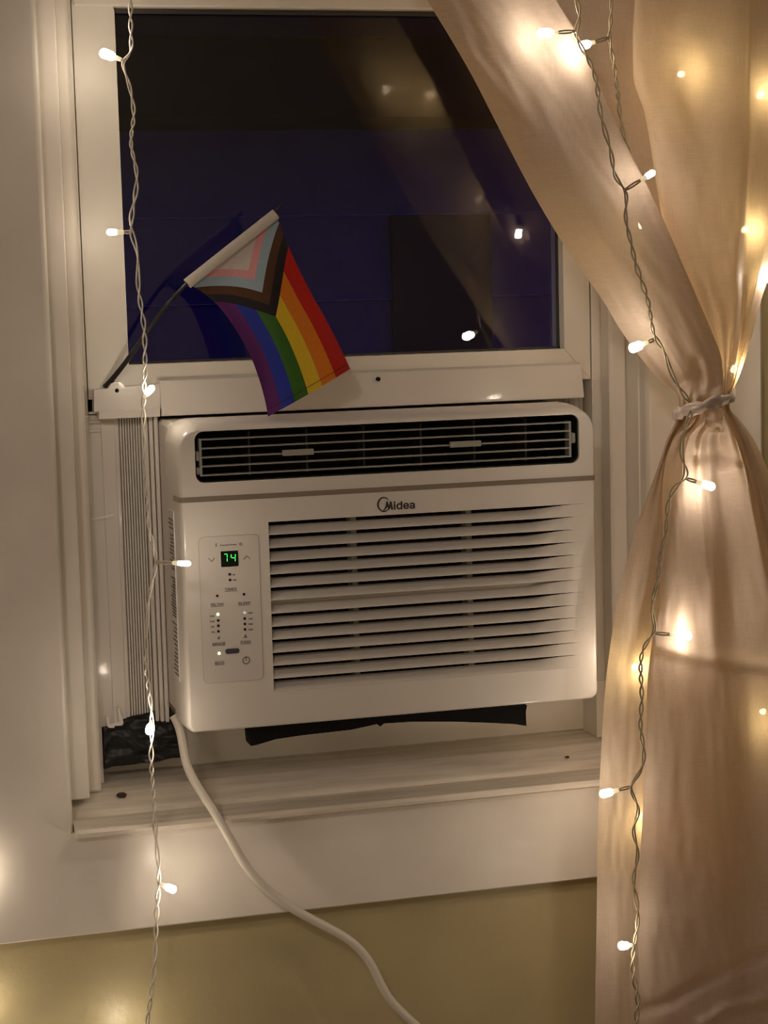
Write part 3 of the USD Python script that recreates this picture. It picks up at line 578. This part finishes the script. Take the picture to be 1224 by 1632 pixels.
# soft creases: horizontal fold lines pressed into the lower cloth
def crease(pts, depth, wid):
    ls = LineString(pts); d = shapely.distance(shapely.points(V[:, 0], V[:, 1]), ls); V[:, 2] += depth * np.exp(-(d / wid) ** 2) * (V[:, 2] < -.12)
crease([(1022, 1612), (1070, 1596), (1130, 1560), (1224, 1518)], .0060, 9); crease([(1120, 1632), (1160, 1606), (1224, 1592)], -.0060, 8)
crease([(1050, 1030), (1120, 1048), (1224, 1062)], -.0045, 12); crease([(1110, 728), (1150, 722), (1185, 735)], .0050, 9); crease([(1150, 752), (1190, 745)], -.004, 8)
crease([(1062, 622), (1090, 610), (1110, 600)], .006, 8); crease([(1112, 575), (1116, 610), (1118, 640)], .007, 7); crease([(958, 1300), (1010, 1328)], .003, 5)
P3 = np.array([P(*q) for q in V])
cm = grid(P3, NR, len(ts))
tag(obj('curtain', cm, M_curtain, smooth=True), 'sheer beige linen curtain swept aside and gathered by a tieback', 'curtain')

# tieback: a twisted satin band of puffs with a short tail
tb = thing('curtain_tieback', 'twisted satin tieback cinching the beige curtain', 'tieback')
tpts = [(1078, 660, -.142), (1084, 659, -.156), (1097, 655, -.172), (1114, 650, -.182), (1131, 643, -.182), (1147, 638.5, -.174), (1158, 636, -.160), (1163, 635, -.148)]
def band(pts, n, rf, k=28):
    p = spline([P(*q) for q in pts], n); t = np.gradient(p, axis=0); t /= np.linalg.norm(t, axis=1, keepdims=True); V = []
    for i in range(n):
        a = np.cross(t[i], [0, 1, 0]); a /= np.linalg.norm(a); b = np.cross(t[i], a); f = i / (n - 1); r = rf(f)
        for th in np.linspace(0, 2 * np.pi, k, endpoint=False):
            rr = r * (1 + .13 * math.cos(3 * th + f * 19) + .05 * math.cos(7 * th - f * 24)); V.append(p[i] + a * rr * math.cos(th) + b * rr * .75 * math.sin(th))
    V = np.array(V); Fc = []
    for i in range(n - 1):
        for j in range(k):
            q = [i * k + j, i * k + (j + 1) % k, (i + 1) * k + (j + 1) % k, (i + 1) * k + j]; Fc += [[q[0], q[1], q[2]], [q[0], q[2], q[3]]]
    return V, np.array(Fc)
obj('band', band(tpts, 110, lambda f: (.0034 + .0032 * abs(math.sin(f * math.pi * 4.2 + .2)) ** .6) * (1 - .55 * f ** 3)), M_tie, tb, True, label='twisted satin band with puffs')
ringp = [P(1078, 660, -.142), P(1090, 655, -.116), P(1120, 646, -.102), P(1150, 637, -.108), P(1165, 635, -.130), P(1163, 635, -.148)]
obj('band_back', tube(spline(ringp, 30), .0042, 8), M_tie, tb, 60)
tail = np.array([P(1124 + a + (2 if k else 0) + 3 * math.sin(k * 1.3), 650 + k * 5.6, -.183 - .0035 * math.sin(a * .22 + k * .5) + .003 * (k > 5)) for k in range(8) for a in np.linspace(0, 26, 12)])
obj('tail', grid(tail, 8, 12), M_curtain, tb, True, label='short loose tail of the band')

# ------------------------------------------------------------------ string lights
def twisted(pts, amp=.0012, r=.00085, turns=52.0, seed=0):
    p = spline(pts, max(40, len(pts) * 26)); s = np.r_[0, np.cumsum(np.linalg.norm(np.diff(p, axis=0), axis=1))]
    n = int(s[-1] / .0022) + 8; q = np.linspace(0, s[-1], n); p = np.c_[[np.interp(q, s, p[:, k]) for k in range(3)]].T
    t = np.gradient(p, axis=0); t /= np.linalg.norm(t, axis=1, keepdims=True); a = np.cross(t, [0, 1, 0]); a /= np.maximum(np.linalg.norm(a, axis=1, keepdims=True), 1e-6); b = np.cross(t, a)
    ph = q * turns * 2 * np.pi * .55 + 2.2 * (meshkit.noise(np.c_[q * 18, q * 0 + seed, q * 0], seed) - .5) * 3
    am = amp * (.75 + .9 * meshkit.noise(np.c_[q * 25, q * 0, q * 0 + seed], seed + 3))
    out = []
    for s_ in (0, math.pi):
        out.append(tube(p + am[:, None] * (np.cos(ph + s_)[:, None] * a + np.sin(ph + s_)[:, None] * b), r, 6))
    return cat(*out)
def bulb_at(strand, j, c, wire, L=.0085, r=.0031):
    """A clear LED bulb with its socket; j = where it leaves the wire, c = the middle of its lit lens."""
    j, c = np.array(j), np.array(c); d = c - j; ln = np.linalg.norm(d); d /= ln
    prof = [(-L * .62, .0001), (-L * .60, r * .7), (-L * .40, r * .92), (L * .2, r), (L * .42, r * .96), (L * .60, r * .55), (L * .66, .0001)]
    path = np.array([c + d * a for a, _ in prof]); bl = obj('bulb', tube(path, [b for _, b in prof], 14), M_bulb, strand, 50, label='glowing warm white bulb')
    s0 = c - d * L * .62
    if ln > L * 1.3:
        st = max(ln - L * .62 - .006, 0)
        obj('socket', tube(np.array([s0 - d * .0065, s0 - d * .0062, s0 - d * .001, s0]), [.0004, .0019, .0024, .0024], 10), M_socket, bl, 40)
        e0 = s0 - d * .006; sd = np.cross(d, [0, 1, 0]); sd /= np.linalg.norm(sd)
        mid = (j + e0) / 2
        obj('lead', cat(tube(spline([j + sd * .0004, mid + sd * .0012, e0 + sd * .0006], 10), .0008, 6), tube(spline([j - sd * .0004, mid - sd * .0012, e0 - sd * .0006], 10), .0008, 6)), wire, bl, 50)
    else:
        obj('socket', tube(np.array([s0 - d * .004, s0 - d * .0037, s0]), [.0004, .0019, .0024], 10), M_socket, bl, 40)
def strand(label, pts, bulbs, wire, seed, group=None):
    s = thing('string_light', label, 'string lights', group=group)
    obj('wire', twisted([P(*q) for q in pts], seed=seed), wire, s, 60)
    for (jx, jy, jz), (cx, cy, cz), *o in bulbs: bulb_at(s, P(jx, jy, jz), P(cx, cy, cz), wire, *o)
    return s
YD = PchipInterpolator([-60, 90, 370, 640, 760, 900, 1000, 1160, 1300, 1420, 1720], [-.045, -.042, -.030, -.045, -.085, -.108, -.106, -.085, -.072, -.066, -.052])
strand('clear twisted string of warm bulbs hanging down the left side of the window',
    [(207, -330, YD(-60)), (207, -60, YD(-60)), (208, 0, YD(0)), (209, 60, YD(60)), (205, 88, YD(88)), (197, 98, YD(98)), (201, 120, YD(120)), (209, 150, YD(150)), (213, 180, YD(180)), (209, 230, YD(230)), (217, 270, YD(270)), (214, 320, YD(320)), (210, 370, YD(370)), (218, 400, YD(400)), (220, 450, YD(450)), (228, 510, YD(510)), (231, 560, YD(560)),
     (230, 610, YD(610)), (229, 640, YD(640)), (229, 700, YD(700)), (231, 760, YD(760)), (235, 800, YD(800)), (239, 850, YD(850)), (248, 893, YD(893)), (240, 940, YD(940)), (234, 1000, YD(1000)), (233, 1060, YD(1060)), (240, 1120, YD(1120)), (242, 1160, YD(1160)), (241, 1210, YD(1210)), (245, 1270, YD(1270)), (248, 1330, YD(1330)), (253, 1385, YD(1385)), (253, 1410, YD(1410)), (250, 1450, YD(1450)), (248, 1500, YD(1500)), (244, 1560, YD(1560)), (237, 1610, YD(1610)), (233, 1650, YD(1650)), (230, 1720, YD(1720))],
    [((198, 97, YD(97)), (171, 87, YD(87) + .004), .011, .0046), ((210, 370, YD(370)), (179, 370, YD(370) + .010)), ((229, 634, YD(634)), (239, 622, YD(622) - .004)), ((250, 896, YD(896)), (294, 898, YD(898) - .022), .010, .0027), ((241, 1150, YD(1150)), (239, 1162, YD(1162) - .012), .009, .0042),
     ((253, 1408, YD(1408)), (272, 1416, YD(1416) - .010), .009, .0038), ((233, 1650, YD(1650)), (205, 1668, YD(1668) + .012))], M_wire, 1)
strand('string of warm bulbs on the bare wall left of the window',
    [(-140, -330, -.03), (-120, 300, -.03), (-95, 800, -.03), (-75, 1100, -.03), (-72, 1250, -.03), (-70, 1400, -.032), (-66, 1500, -.034), (-62, 1620, -.034), (-60, 1760, -.034)],
    [((-70, 1400, -.032), (-42, 1402, -.036)), ((-62, 1600, -.034), (-30, 1622, -.030)), ((-61, 1740, -.034), (60, 1745, -.034)), ], M_wire, 2)
yc = -.174
strand('string of warm bulbs running down the front of the swept curtain into the tieback',
    [(916, -330, yc), (916, -60, yc), (919, 0, yc), (922, 35, yc), (918, 50, yc), (925, 72, yc), (940, 100, yc), (950, 130, yc), (957, 180, yc), (966, 215, yc), (975, 250, yc), (983, 285, yc), (996, 304, yc), (997, 340, yc), (1004, 380, yc), (1013, 420, yc), (1026, 460, yc), (1036, 500, yc), (1043, 535, yc), (1058, 560, yc), (1068, 590, yc), (1082, 617, yc), (1098, 640, yc + .002)],
    [((917, 50, yc), (868, 53, yc - .004), .011, .0046), ((996, 303, yc), (1036, 278, yc + .004)), ((1043, 541, yc), (1013, 553, yc + .004), .010, .0046)], M_wire_dark, 3)
strand('string of warm bulbs on the hanging curtain below the tieback',
    [(1102, 655, yc - .006), (1090, 690, yc - .006), (1088, 730, yc - .006), (1092, 760, yc - .008), (1078, 775, yc - .006), (1065, 805, yc - .004), (1061, 850, yc), (1052, 890, yc), (1047, 930, yc), (1039, 970, yc), (1042, 1008, yc), (1030, 1026, yc), (1021, 1060, yc), (1023, 1110, yc), (1021, 1160, yc), (1026, 1200, yc), (1020, 1230, yc), (1006, 1254, yc), (1017, 1290, yc), (1010, 1320, yc), (1016, 1355, yc), (1010, 1400, yc), (1016, 1450, yc), (1011, 1505, yc), (1009, 1550, yc), (1016, 1590, yc), (1012, 1640, yc), (1014, 1720, yc), (1018, 1930, yc)],
    [((1094, 763, yc - .008), (1129, 774, yc - .010), .010, .0040), ((1043, 1009, yc), (1090, 1013, yc - .010), .011, .0046), ((1006, 1254, yc), (966, 1264, yc + .010), .010, .0040), ((1011, 1506, yc), (994, 1507, yc - .006), .009, .0042)], M_wire_dark, 4)
ybk = -.072
strand('string of warm bulbs slipping behind the curtain fold at the top, beside the front string',
    [(972, -330, -.150), (972, -60, -.150), (974, 0, -.150), (973, 35, -.150), (971, 60, -.150), (976, 90, -.148), (982, 130, -.142), (986, 165, -.122), (991, 200, -.108), (1000, 235, -.098), (1012, 290, -.097), (1024, 345, -.097), (1040, 430, -.098)],
    [((971, 60, -.150), (931, 72, -.160), .010, .0042), ((1024, 345, -.097), (1023, 356, -.098))], M_wire_dark, 5)
strand('string of warm bulbs behind the upper right of the curtain, glowing through the cloth',
    [(1096, -330, ybk), (1096, -60, ybk), (1100, 60, ybk), (1098, 117, ybk), (1120, 220, ybk), (1170, 310, ybk), (1195, 360, ybk), (1205, 400, ybk), (1215, 440, ybk - .01), (1200, 500, ybk), (1180, 560, ybk), (1172, 590, ybk), (1172, 640, ybk)],
    [((1098, 112, ybk), (1086, 118, -.104)), ((1195, 360, ybk), (1187, 366, -.090)), ((1215, 440, ybk - .01), (1226, 444, -.100), .010, .0042), ((1180, 560, ybk), (1170, 588, -.092))], M_wire, 6)
strand('string of warm bulbs hidden at the far right behind the curtain',
    [(1236, -330, ybk), (1236, -60, ybk), (1230, 60, ybk), (1226, 140, ybk), (1236, 260, ybk), (1250, 420, ybk)],
    [((1226, 140, ybk), (1212, 151, -.088))], M_wire, 7)
ybl = -.080
strand('string of warm bulbs behind the lower left fold of the curtain, glowing through the cloth',
    [(1050, 900, ybl), (1030, 1000, ybl), (1022, 1062, ybl), (1030, 1150, ybl), (1034, 1240, ybl), (1030, 1300, ybl), (1036, 1400, ybl), (1040, 1500, ybl), (1044, 1900, ybl)],
    [((1022, 1055, ybl), (1012, 1063, -.105)), ((1030, 1295, ybl), (1019, 1300, -.104))], M_wire, 8)
strand('string of warm bulbs behind the lower right of the curtain, faint through the cloth',
    [(1240, 1000, ybl), (1236, 1080, ybl), (1228, 1130, ybl), (1236, 1240, ybl), (1240, 1400, ybl), (1242, 1900, ybl)],
    [((1228, 1126, ybl), (1216, 1134, -.128))], M_wire, 9)

# ------------------------------------------------------------------ the room's ceiling lamp
lp = thing('ceiling_lamp', 'round ceiling lamp lighting the room behind the camera', 'lamp')
LX, LY = -1.15, -2.55
m = trimesh.creation.cylinder(radius=.15, height=.03, sections=40); m.apply_translation([LX, LY, ZT - .015]); obj('lamp_base', m, M_trim, lp)
m = trimesh.creation.icosphere(3, 1.0); v = np.array(m.vertices); v = v * [.13, .13, .06] + [LX, LY, ZT - .075]; m.vertices = v
obj('lamp_shade', m, plain('lamp_diffuser', (0.9, 0.85, 0.75), 0.5, emit=(1.0, 0.875, 0.83), strength=LAMP_STRENGTH), lp, 60)
